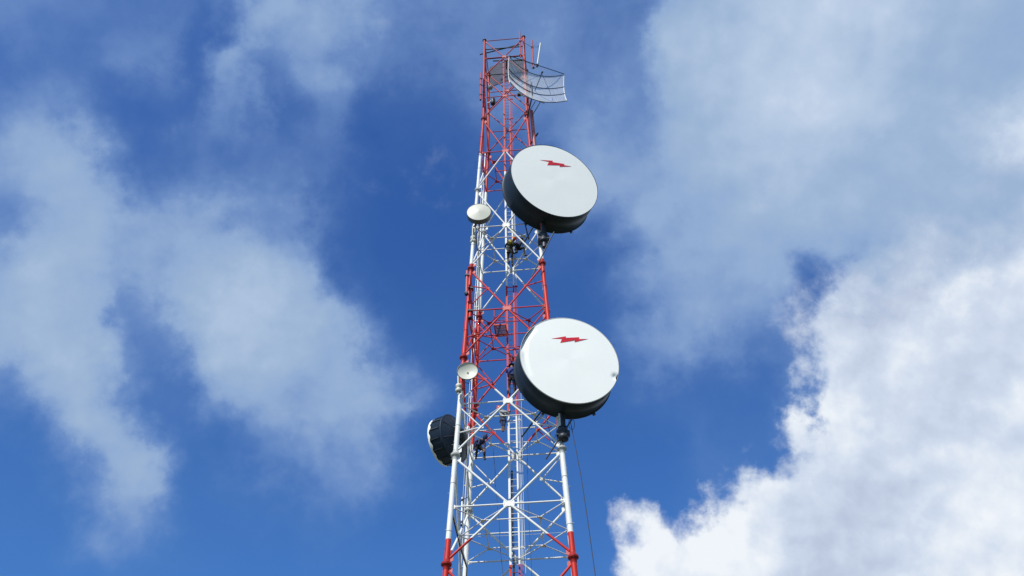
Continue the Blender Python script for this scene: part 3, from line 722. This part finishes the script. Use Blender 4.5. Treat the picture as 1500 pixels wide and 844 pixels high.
# ------------------------------------------------------------------ people
def person(label, origin, J, cols, helmet, pack=None, scale=1.0, yaw=0, face=(0, 1, 0)):
    """J: joints in metres relative to the pelvis (x right, y away, z up)."""
    rot = Matrix.Rotation(yaw, 3, 'Z')
    W = {k: origin+rot @ (V(p)*scale) for k, p in J.items()}
    low = min((W['ankle_l'], W['ankle_r']), key=lambda p: p.z)
    t = thing('person', label, 'person', V((low.x, low.y, low.z-.08)), 'workers climbing the tower')
    vs = []; es = []; rad = []; part = []
    def add(p, r, par, tagn):
        vs.append(p); rad.append(r*scale); part.append(tagn)
        if par is not None: es.append((par, len(vs)-1))
        return len(vs)-1
    pel = add(W['pelvis'], .125, None, 'pants')
    wa = add(W['pelvis'].lerp(W['chest'], .45), .120, pel, 'top')
    ch = add(W['chest'], .150, wa, 'top')
    nk = add(W['neck'], .060, ch, 'skin')
    hd0 = add(W['neck'].lerp(W['head'], .55), .075, nk, 'skin')
    hd = add(W['head'], .098, hd0, 'skin')
    tp = add(W['head']+(W['head']-W['neck']).normalized()*.08*scale, .075, hd, 'hair')
    fdir = (rot @ V(face)).normalized()
    ns = add(W['head']+fdir*.105*scale-V((0, 0, .01)), .018, hd, 'skin')
    for sd in ('l', 'r'):
        sh = add(W['sh_'+sd], .068, ch, 'top')
        el = add(W['el_'+sd], .048, sh, 'top')
        wr = add(W['wr_'+sd], .030, el, 'skin')
        d = (W['wr_'+sd]-W['el_'+sd]).normalized(); X, Yv, _ = frame_of(d)
        pm = add(W['wr_'+sd]+d*.06*scale, .030, wr, 'skin')
        for i, ln in enumerate((.075, .085, .078, .06)):
            b0 = W['wr_'+sd]+d*.095*scale+X*(i-1.5)*.022*scale
            f1 = add(b0, .010, pm, 'skin'); f2 = add(b0+d*ln*.5*scale-Yv*.012, .009, f1, 'skin'); add(b0+d*ln*.75*scale-Yv*.04, .008, f2, 'skin')
        th = add(W['wr_'+sd]+d*.04*scale-X*.045*scale, .012, pm, 'skin'); add(W['wr_'+sd]+d*.075*scale-X*.06*scale-Yv*.03, .010, th, 'skin')
        hp = add(W['hip_'+sd], .095, pel, 'pants')
        kn = add(W['knee_'+sd], .062, hp, 'pants')
        cf = add(W['knee_'+sd].lerp(W['ankle_'+sd], .35), .060, kn, 'pants')
        an = add(W['ankle_'+sd], .042, cf, 'boot')
        hl = add(W['ankle_'+sd]+V((0, 0, -.06))*scale, .045, an, 'boot')
        add(W['toe_'+sd], .036, hl, 'boot')
    me = bpy.data.meshes.new('tmp'); me.from_pydata(vs, es, []); ob = link(bpy.data.objects.new('tmp', me))
    m = ob.modifiers.new('s', 'SKIN'); m.use_smooth_shade = True
    if not me.skin_vertices: 
        bm = bmesh.new(); bm.from_mesh(me); bm.verts.layers.skin.verify(); bm.to_mesh(me); bm.free()
    for i, r in enumerate(rad): me.skin_vertices[0].data[i].radius = (r, r)
    me.skin_vertices[0].data[0].use_root = True
    sb = ob.modifiers.new('u', 'SUBSURF'); sb.levels = 2; sb.render_levels = 2
    dg = bpy.context.evaluated_depsgraph_get(); ev = ob.evaluated_get(dg)
    body = bpy.data.meshes.new_from_object(ev)
    bpy.data.objects.remove(ob); bpy.data.meshes.remove(me)
    names = ['skin', 'top', 'pants', 'boot', 'hair']
    body.materials.clear()
    for n_ in names: body.materials.append(M[cols[n_]])
    segs = [(vs[a_], vs[b_], part[b_], part[a_]) for a_, b_ in es]
    for p in body.polygons:
        c = p.center; best = None
        for A, B, tb, ta in segs:
            d = B-A; f = max(0, min(1, (c-A).dot(d)/max(d.length_squared, 1e-9))); q = (c-(A+d*f)).length
            if best is None or q < best[0]: best = (q, tb if (f > .15 or ta != 'top') else ta)
            if best[0] == q and tb == 'skin' and ta == 'top' and f < .9: best = (q, 'top')
        p.material_index = names.index(best[1]); p.use_smooth = True
    for v in body.vertices: v.co -= V(t.location)
    body.name = 'body'
    o = link(bpy.data.objects.new('body', body)); o.parent = t
    hv = (W['head']-W['neck']).normalized()
    if helmet:
        k = MB(); hc = W['head']+hv*.035*scale; R0 = .135*scale
        k.lathe(hc, hv, [(-.02*scale, R0*1.28), (0, R0*1.25), (.004, R0)]+[(R0*1.05*math.sin(q), R0*math.cos(q)+.0001) for q in [i*math.pi/16 for i in range(1, 9)]], 24)
        k.box(hc+hv*R0*.95, hv*.03, fdir*R0*.6, fdir.cross(hv)*.015)
        k.build('helmet', M[helmet], t)
    # harness straps round the thighs and over the shoulders
    k = MB()
    for sd in ('l', 'r'):
        p0 = W['hip_'+sd].lerp(W['knee_'+sd], .25); d = (W['knee_'+sd]-W['hip_'+sd]).normalized()
        k.lathe(p0-d*.02, d, [(0, .088*scale), (0, .10*scale), (.045, .098*scale), (.045, .086*scale)], 16)
    d = (W['chest']-W['pelvis']).normalized()
    k.lathe(W['pelvis']+d*.06, d, [(0, .125*scale), (0, .148*scale), (.05, .146*scale), (.05, .12*scale)], 18)
    k.build('harness', M['black'], t)
    if pack:
        k = MB(); c = W['chest']-fdir*.20*scale-V((0, 0, .04)); X = fdir.cross(V((0, 0, 1)))
        k.lathe(c+X*-.06-V((0, 0, .10)), (0, 0, 1), [(0, .001), (0, .06), (.03, .09), (.20, .085), (.26, .05), (.27, .001)], 14)
        k.box(c+X*-.06-fdir*.08-V((0, 0, .04)), X*.05, fdir*.02, (0, 0, .05))
        k.build('backpack', M[pack], t)
    return t

CLIMB = dict(pelvis=(0, 0, 0), chest=(.0, -.02, .42), neck=(0, .03, .60), head=(.02, .08, .76),
    sh_l=(-.18, .0, .50), sh_r=(.18, .0, .50), el_l=(-.26, .14, .42), el_r=(.26, .16, .62), wr_l=(-.16, .32, .55), wr_r=(.16, .34, .82),
    hip_l=(-.09, .0, -.04), hip_r=(.09, .0, -.04), knee_l=(-.13, .14, -.45), knee_r=(.12, .16, -.40), ankle_l=(-.11, .10, -.88), ankle_r=(.10, .16, -.80),
    toe_l=(-.11, .26, -.95), toe_r=(.10, .32, -.87))
def pose(**kw):
    d = dict(CLIMB); d.update(kw); return d
base = dict(skin='skin', top='olive', pants='black', boot='boot', hair='hair')
# 1: upper ladder climber with orange helmet
person('climber with bright orange helmet and yellow pack high on the ladder', at(747.5, 366.5, LC.y-.42), 
       pose(chest=(.04, .0, .42), neck=(.11, -.06, .56), head=(.20, -.16, .64), knee_r=(.06, .10, -.42), ankle_r=(.10, .10, -.92), toe_r=(.12, .24, -1.0), ankle_l=(-.08, .12, -.72), toe_l=(-.08, .28, -.78)),
       base, 'orange', 'yellow')
# 2: dark figure right of the ladder, reaching right
person('worker all in dark clothes perched right of the ladder, reaching to a strut', at(758.5, 364, LC.y-.25),
       pose(chest=(.05, -.02, .38), neck=(.12, .0, .52), head=(.20, .02, .62), sh_l=(-.12, .0, .46), sh_r=(.22, .0, .42), el_r=(.36, -.05, .52), wr_r=(.52, -.1, .66), el_l=(-.2, .1, .3), wr_l=(-.1, .2, .5),
            knee_r=(.30, -.14, -.08), ankle_r=(.34, -.05, -.55), toe_r=(.48, -.12, -.66), knee_l=(-.05, -.10, -.42), ankle_l=(-.14, .02, -.28), toe_l=(-.26, .0, -.36)),
       dict(skin='skin', top='navy', pants='black', boot='boot', hair='hair'), 'black', None)
# 3: blue-clothed climber beside the lower dish
person('climber in blue top and black trousers on the ladder beside the lower big drum antenna', at(749.5, 552.5, LC.y-.30),
       pose(), dict(skin='skin', top='blue', pants='black', boot='boot', hair='hair'), 'blue', None, scale=.93)
# 4: standing on the diaphragm beam, holding the ladder
person('worker in grey shirt and orange helmet standing left of the ladder on a white beam', at(736.8, 614.5, LC.y-.10),
       pose(chest=(.02, .0, .38), neck=(-.06, .0, .53), head=(-.15, .0, .63), sh_l=(-.15, -.05, .47), sh_r=(.20, .05, .46), el_r=(.32, .02, .32), wr_r=(.32, .0, .60), el_l=(.08, -.22, .25), wr_l=(.24, -.12, .36),
            knee_l=(-.03, -.04, -.34), knee_r=(.05, -.02, -.34), ankle_l=(-.04, .02, -.60), ankle_r=(.0, .03, -.62), toe_l=(.0, -.08, -.68), toe_r=(.06, -.08, -.70)),
       dict(skin='skin', top='grey', pants='navy', boot='skin', hair='hair'), 'orange', None, scale=.92)
# 5: bent-over dark worker at the rear left leg
person('worker in dark navy bending over on the rear left beam under a red brace', at(699.5, 655, 33.9),
       pose(chest=(.14, -.08, .22), neck=(.24, -.12, .30), head=(.30, -.16, .36), sh_l=(.02, -.1, .30), sh_r=(.28, -.02, .26), el_l=(-.12, -.18, .12), wr_l=(-.16, -.12, -.1), el_r=(.34, -.05, .02), wr_r=(.30, -.05, -.18),
            knee_l=(-.02, -.12, -.26), knee_r=(.30, -.06, -.20), ankle_l=(-.06, .0, -.55), ankle_r=(.32, .0, -.62), toe_l=(-.04, -.14, -.62), toe_r=(.36, -.13, -.69)),
       dict(skin='skin', top='navy', pants='black', boot='boot', hair='hair'), 'navy', None)

# ------------------------------------------------------------------ ground
mb = MB(); n = 96; rings = [0.001, 6, 20, 60, 200, 700, 2500, 6000]
vs = []; fs = []
for r in rings:
    for i in range(n):
        a_ = 2*math.pi*i/n; vs.append((r*math.cos(a_), r*math.sin(a_)+20, 0))
for k in range(len(rings)-1):
    for i in range(n): fs.append((k*n+i, k*n+(i+1) % n, (k+1)*n+(i+1) % n, (k+1)*n+i))
mb.add(vs, fs, True)
gm = bpy.data.materials.new('ground_grass'); nt, N, L = nodes(gm); b = N['Principled BSDF']; b.inputs['Roughness'].default_value = .95
geo = N.new('ShaderNodeNewGeometry'); nz = N.new('ShaderNodeTexNoise'); nz.inputs['Scale'].default_value = .15; nz.inputs['Detail'].default_value = 12; L.new(geo.outputs['Position'], nz.inputs['Vector'])
rp = N.new('ShaderNodeValToRGB'); rp.color_ramp.elements[0].position = .35; rp.color_ramp.elements[0].color = (.035, .055, .018, 1); rp.color_ramp.elements[1].position = .65; rp.color_ramp.elements[1].color = (.10, .095, .05, 1)
L.new(nz.outputs['Fac'], rp.inputs[0]); L.new(rp.outputs[0], b.inputs['Base Color'])
g = mb.build('ground', gm, None); tag(g, None, None, None, 'structure')

# ------------------------------------------------------------------ sun
SUN_EL, SUN_AZ = R(46), R(-30)     # azimuth measured from behind the viewer, negative = left
to_sun = V((math.sin(SUN_AZ)*math.cos(SUN_EL), -math.cos(SUN_AZ)*math.cos(SUN_EL), math.sin(SUN_EL)))
sl = bpy.data.lights.new('sun', 'SUN'); sl.energy = 5.0; sl.angle = R(.53); sl.color = (1, .965, .88)
so = link(bpy.data.objects.new('sun', sl)); so.rotation_euler = to_sun.to_track_quat('Z', 'Y').to_euler(); so.location = (0, 0, 80)

# ------------------------------------------------------------------ world: sky and clouds
W = bpy.data.worlds.new('World'); S.world = W; W.use_nodes = True
nt = W.node_tree; N, L = nt.nodes, nt.links; N.clear()
WS = .1
out = N.new('ShaderNodeOutputWorld'); bg = N.new('ShaderNodeBackground'); bg.inputs[1].default_value = WS; L.new(bg.outputs[0], out.inputs[0])
sky = N.new('ShaderNodeTexSky'); sky.sky_type = 'NISHITA'; sky.sun_disc = False; sky.sun_elevation = SUN_EL
sky.sun_rotation = math.atan2(to_sun.x, to_sun.y)
sky.air_density = 1.0; sky.dust_density = .4; sky.ozone_density = 2.0
tc = N.new('ShaderNodeTexCoord'); DIR = tc.outputs['Generated']
def vm(op, a, b_=None):
    n_ = N.new('ShaderNodeVectorMath'); n_.operation = op
    for i, x in enumerate((a, b_)):
        if x is None: continue
        if hasattr(x, 'is_linked') or hasattr(x, 'links'): L.new(x, n_.inputs[i])
        else: n_.inputs[i].default_value = x
    return n_.outputs['Value'] if op in ('DOT_PRODUCT', 'LENGTH') else n_.outputs['Vector']
def mt(op, a, b_=None, c=None, clamp=False):
    n_ = N.new('ShaderNodeMath'); n_.operation = op; n_.use_clamp = clamp
    for i, x in enumerate((a, b_, c)):
        if x is None: continue
        if hasattr(x, 'links'): L.new(x, n_.inputs[i])
        else: n_.inputs[i].default_value = x
    return n_.outputs[0]
def noise(scale, detail, rough, offset=(0, 0, 0), dist=0):
    n_ = N.new('ShaderNodeTexNoise'); n_.inputs['Scale'].default_value = scale; n_.inputs['Detail'].default_value = detail; n_.inputs['Roughness'].default_value = rough
    n_.inputs['Distortion'].default_value = dist
    L.new(vm('ADD', DIR, offset), n_.inputs['Vector']); return n_
# sky-fixed tangent plane centred on a fixed direction in the north sky
AX, EX, EY = tuple(FWD), tuple(RIGHT), tuple(UPV)
dA = vm('DOT_PRODUCT', DIR, AX); dA2 = mt('MAXIMUM', dA, .15)
U0 = mt('DIVIDE', vm('DOT_PRODUCT', DIR, EX), dA2); V0_ = mt('DIVIDE', vm('DOT_PRODUCT', DIR, EY), dA2)
n1 = noise(5.0, 3, .5, (3.1, 0, 0)); n2 = noise(11, 8, .60, (0, 7.7, 2))
def sepx(n_):
    s_ = N.new('ShaderNodeSeparateColor'); L.new(n_.outputs['Color'], s_.inputs[0]); return s_.outputs
a1, a2 = sepx(n1), sepx(n2)
def warp(base, c1_, c2_, A1, A2): return mt('ADD', base, mt('ADD', mt('MULTIPLY', mt('SUBTRACT', c1_, .5), A1), mt('MULTIPLY', mt('SUBTRACT', c2_, .5), A2)))
Uw = warp(U0, a1[0], a2[0], .07, .16); Vw = warp(V0_, a1[1], a2[1], .07, .16)
un = mt('ADD', mt('MULTIPLY', Uw, FPX/1500), .5, clamp=True)           # 0..1 across
vn = mt('MULTIPLY', mt('SUBTRACT', .2813, mt('MULTIPLY', Vw, FPX/1500)), 10/.5627)   # row index 0..10
T = ["35 34 30 26 24 22 30 42 48 46 46 42 38 38 36 34 32 30 30 34 50 60 66 72 78 76 70 64 62 62 62",
     "20 30 26 26 32 26 12 42 36 42 42 32 26 28 32 34 34 30 32 36 58 64 70 74 76 74 66 64 62 60 60",
     "34 42 38 22 12 14 20 40 18 26 28 14 12 14 20 26 30 38 42 44 54 62 66 70 72 72 68 66 66 72 78",
     "42 50 52 46 22 22 28 24 28 20 10 04 03 04 06 10 20 34 44 48 54 58 62 64 64 62 60 60 58 56 56",
     "30 42 54 56 52 48 50 46 40 36 14 04 02 02 05 08 12 20 34 46 50 52 54 54 54 52 58 60 62 64 64",
     "50 60 62 54 36 52 62 66 64 52 22 05 02 02 02 03 05 06 20 38 44 46 48 46 18 58 64 66 66 66 66",
     "56 62 62 56 32 24 52 62 60 56 44 16 06 04 03 03 03 05 10 34 44 44 38 28 40 62 66 66 66 66 66",
     "30 46 54 56 38 16 38 48 52 48 50 46 34 03 00 00 00 00 04 08 12 12 10 14 60 66 66 66 66 66 66",
     "04 08 26 48 46 12 10 28 40 38 38 36 14 00 00 00 00 00 00 00 02 16 14 34 60 66 66 66 66 66 66",
     "03 03 08 36 38 14 04 06 10 14 10 04 00 00 00 00 00 00 00 00 04 20 50 66 66 66 66 66 66 66 66",
     "00 00 02 06 08 04 02 00 00 00 00 00 00 00 00 00 00 00 10 20 50 60 66 66 66 66 66 66 66 66 66"]
Z18 = "0 "*18
C = ["0 "*31,
     Z18+"0 0 0 0 0 0 0 0 0 0 03 08 15",
     Z18+"0 0 0 0 0 0 0 0 0 04 12 30 48",
     Z18+"0 0 0 0 0 0 0 0 02 06 12 20 26",
     Z18+"0 0 0 0 0 02 06 16 28 38 46 50 52",
     Z18+"0 0 05 10 12 20 34 58 66 72 80 82 84",
     Z18+"0 0 05 10 14 30 66 84 90 95 99 99 99",
     Z18+"0 0 0 05 12 24 84 95 99 99 99 99 99",
     Z18+"0 0 04 12 34 66 88 99 99 99 99 99 99",
     "0 "*17+"18 58 76 40 74 88 95 99 99 99 99 99 99 99",
     "0 "*17+"08 34 92 97 99 99 99 99 99 99 99 99 99 99"]
B = ["60 "*31, "60 "*26+"60 62 66 74 80", "60 "*24+"60 60 60 62 70 82 92", "60 "*26+"60 60 58 58 60",
     "70 "*20+"70 70 70 70 72 74 74 76 80 84 82",
     "72 "*20+"72 72 74 76 80 80 77 80 96 88 86",
     "74 "*20+"74 76 82 86 86 86 82 88 84 86 86",
     "80 "*20+"80 82 86 90 99 97 88 84 84 86 87",
     "80 "*20+"80 82 84 86 88 82 76 80 86 88 88",
     "94 "*17+"94 94 99 96 99 94 82 76 72 76 84 90 90 92",
     "94 "*17+"94 92 94 97 96 90 84 80 80 84 92 94 93 92"]
prev = None
for j in range(11):
    rp = N.new('ShaderNodeValToRGB'); L.new(un, rp.inputs[0]); cr2 = rp.color_ramp; cr2.interpolation = 'CARDINAL'
    t_, c_, b_ = [[int(x)/100 for x in q[j].split()] for q in (T, C, B)]
    for i in range(31):
        e = cr2.elements[0] if i == 0 else (cr2.elements[len(cr2.elements)-1] if i == 30 else cr2.elements.new(i/30))
        e.position = i/30
    for i in range(31): cr2.elements[i].color = (t_[i], c_[i], b_[i], 1)
    if prev is None: prev = rp.outputs[0]
    else:
        mr = N.new('ShaderNodeMapRange'); mr.interpolation_type = 'SMOOTHSTEP'; mr.inputs[1].default_value = j-1.0-.12; mr.inputs[2].default_value = j+.12
        L.new(vn, mr.inputs[0]); mx = N.new('ShaderNodeMix'); mx.data_type = 'RGBA'; L.new(mr.outputs[0], mx.inputs[0]); L.new(prev, mx.inputs[6]); L.new(rp.outputs[0], mx.inputs[7]); prev = mx.outputs[2]
sc = N.new('ShaderNodeSeparateColor'); L.new(prev, sc.inputs[0])
d1 = noise(7, 9, .55, (1, 5, 9), .3); d2 = noise(26, 10, .62, (4, 4, 1), .2)
# veil: the layout is cut by billowing noise so that its edges break up
d0 = noise(10, 10, .60, (6, 1, 3), .25)
f0 = mt('SUBTRACT', d0.outputs['Fac'], .5); f1 = mt('SUBTRACT', d1.outputs['Fac'], .5); f2 = mt('SUBTRACT', d2.outputs['Fac'], .5)
# relief: the same noise sampled a little towards the sun
off = tuple((RIGHT*-.55+UPV*.83)*.016)
d0s = N.new('ShaderNodeTexNoise'); d0s.inputs['Scale'].default_value = 10; d0s.inputs['Detail'].default_value = 5; d0s.inputs['Roughness'].default_value = .5; L.new(vm('ADD', DIR, (6+off[0], 1+off[1], 3+off[2])), d0s.inputs['Vector'])
d0c = noise(10, 5, .5, (6, 1, 3))
relief = mt('SUBTRACT', d0c.outputs['Fac'], d0s.outputs['Fac'])
gate = N.new('ShaderNodeMapRange'); gate.interpolation_type = 'SMOOTHSTEP'; gate.inputs[1].default_value = .03; gate.inputs[2].default_value = .44
L.new(mt('ADD', sc.outputs[0], mt('ADD', mt('MULTIPLY', f0, .55), mt('MULTIPLY', f2, .20))), gate.inputs[0])
Tb = mt('MULTIPLY', sc.outputs[0], mt('ADD', .42, mt('MULTIPLY', gate.outputs[0], .60)))
Tv = mt('ADD', Tb, mt('MULTIPLY', Tb, mt('ADD', mt('MULTIPLY', f1, .45), mt('ADD', mt('MULTIPLY', f0, .22), mt('ADD', mt('MULTIPLY', f2, .12), mt('MULTIPLY', relief, .55))))), clamp=True)
def cramp(pts, src, interp='LINEAR'):
    rp = N.new('ShaderNodeValToRGB'); L.new(src, rp.inputs[0]); c_ = rp.color_ramp; c_.interpolation = interp
    while len(c_.elements) < len(pts): c_.elements.new(.5)
    for i, (p, col) in enumerate(pts): c_.elements[i].position = p
    for i, (p, col) in enumerate(pts): c_.elements[i].color = (*col, 1)
    return rp.outputs[0]
def lin(r, g_, b_):
    f = lambda c: (c/255/12.92 if c <= 10 else ((c/255+.055)/1.055)**2.4)
    return (f(r), f(g_), f(b_))
veil = cramp([(0, lin(118, 152, 204)), (.35, lin(124, 156, 206)), (.6, lin(157, 182, 214)), (.8, lin(188, 206, 230)), (1, lin(228, 236, 248))], Tv)
cum = cramp([(.4, lin(145, 168, 200)), (.6, lin(168, 186, 213)), (.75, lin(190, 202, 224)), (.86, lin(208, 220, 238)), (1, lin(240, 245, 251))],
            mt('ADD', sc.outputs[2], mt('ADD', mt('MULTIPLY', relief, .75), mt('ADD', mt('MULTIPLY', f2, .10), mt('MULTIPLY', f0, .16))), clamp=True))
def scale10(col):
    return vm('MULTIPLY', col, (1/WS, 1/WS, 1/WS))
# Nishita sky, graded to the deep blue of the place
sz = N.new('ShaderNodeSeparateXYZ'); L.new(DIR, sz.inputs[0])
gz = N.new('ShaderNodeMapRange'); gz.inputs[1].default_value = .45; gz.inputs[2].default_value = .78; L.new(sz.outputs[2], gz.inputs[0])
gm_ = N.new('ShaderNodeMix'); gm_.data_type = 'RGBA'; L.new(gz.outputs[0], gm_.inputs[0])
gm_.inputs[6].default_value = (.50, .98, 1.57, 1); gm_.inputs[7].default_value = (.41, .86, 1.60, 1)
skyc = vm('MULTIPLY', sky.outputs[0], gm_.outputs[2])
va = N.new('ShaderNodeMapRange'); va.interpolation_type = 'LINEAR'; va.inputs[2].default_value = .5; L.new(Tv, va.inputs[0])
m1 = N.new('ShaderNodeMix'); m1.data_type = 'RGBA'; L.new(va.outputs[0], m1.inputs[0]); L.new(skyc, m1.inputs[6]); L.new(scale10(veil), m1.inputs[7])
lo = N.new('ShaderNodeMapRange'); lo.interpolation_type = 'SMOOTHSTEP'; lo.inputs[1].default_value = 3.6; lo.inputs[2].default_value = 6.2; L.new(vn, lo.inputs[0])
hw_ = mt('ADD', .42, mt('MULTIPLY', lo.outputs[0], -.21))
ca = N.new('ShaderNodeMapRange'); ca.interpolation_type = 'SMOOTHSTEP'; L.new(mt('SUBTRACT', .5, hw_), ca.inputs[1]); L.new(mt('ADD', .5, hw_), ca.inputs[2])
L.new(mt('ADD', sc.outputs[1], mt('ADD', mt('MULTIPLY', f2, .50), mt('MULTIPLY', f0, 1.15))), ca.inputs[0])
m2 = N.new('ShaderNodeMix'); m2.data_type = 'RGBA'; L.new(ca.outputs[0], m2.inputs[0]); L.new(m1.outputs[2], m2.inputs[6]); L.new(scale10(cum), m2.inputs[7])
# the rest of the dome: plain sky with broken cloud
d3 = noise(2.2, 8, .55, (9, 2, 4)); rest = N.new('ShaderNodeMapRange'); rest.interpolation_type = 'SMOOTHSTEP'; rest.inputs[1].default_value = .42; rest.inputs[2].default_value = .66; rest.inputs[4].default_value = .8; L.new(d3.outputs['Fac'], rest.inputs[0])
m3 = N.new('ShaderNodeMix'); m3.data_type = 'RGBA'; L.new(rest.outputs[0], m3.inputs[0]); L.new(skyc, m3.inputs[6]); m3.inputs[7].default_value = (5.5, 6.2, 7.4, 1)
edge = N.new('ShaderNodeMapRange'); edge.interpolation_type = 'SMOOTHSTEP'; edge.inputs[1].default_value = .72; edge.inputs[2].default_value = .50; L.new(dA, edge.inputs[0])
m4 = N.new('ShaderNodeMix'); m4.data_type = 'RGBA'; L.new(edge.outputs[0], m4.inputs[0]); L.new(m2.outputs[2], m4.inputs[6]); L.new(m3.outputs[2], m4.inputs[7])
L.new(m4.outputs[2], bg.inputs[0])

# ------------------------------------------------------------------ camera
cd = bpy.data.cameras.new('camera'); cd.sensor_width = 36; cd.lens = 36*FPX/1500; cd.clip_end = 20000; cd.clip_start = .1
co = link(bpy.data.objects.new('camera', cd))
mw = Matrix.Identity(4)
for i in range(3):
    mw[i][0] = RIGHT[i]; mw[i][1] = UPV[i]; mw[i][2] = -FWD[i]; mw[i][3] = CAM[i]
co.matrix_world = mw
S.camera = co
S.view_settings.view_transform = 'Standard'; S.view_settings.look = 'None'; S.view_settings.exposure = 0; S.view_settings.gamma = 1
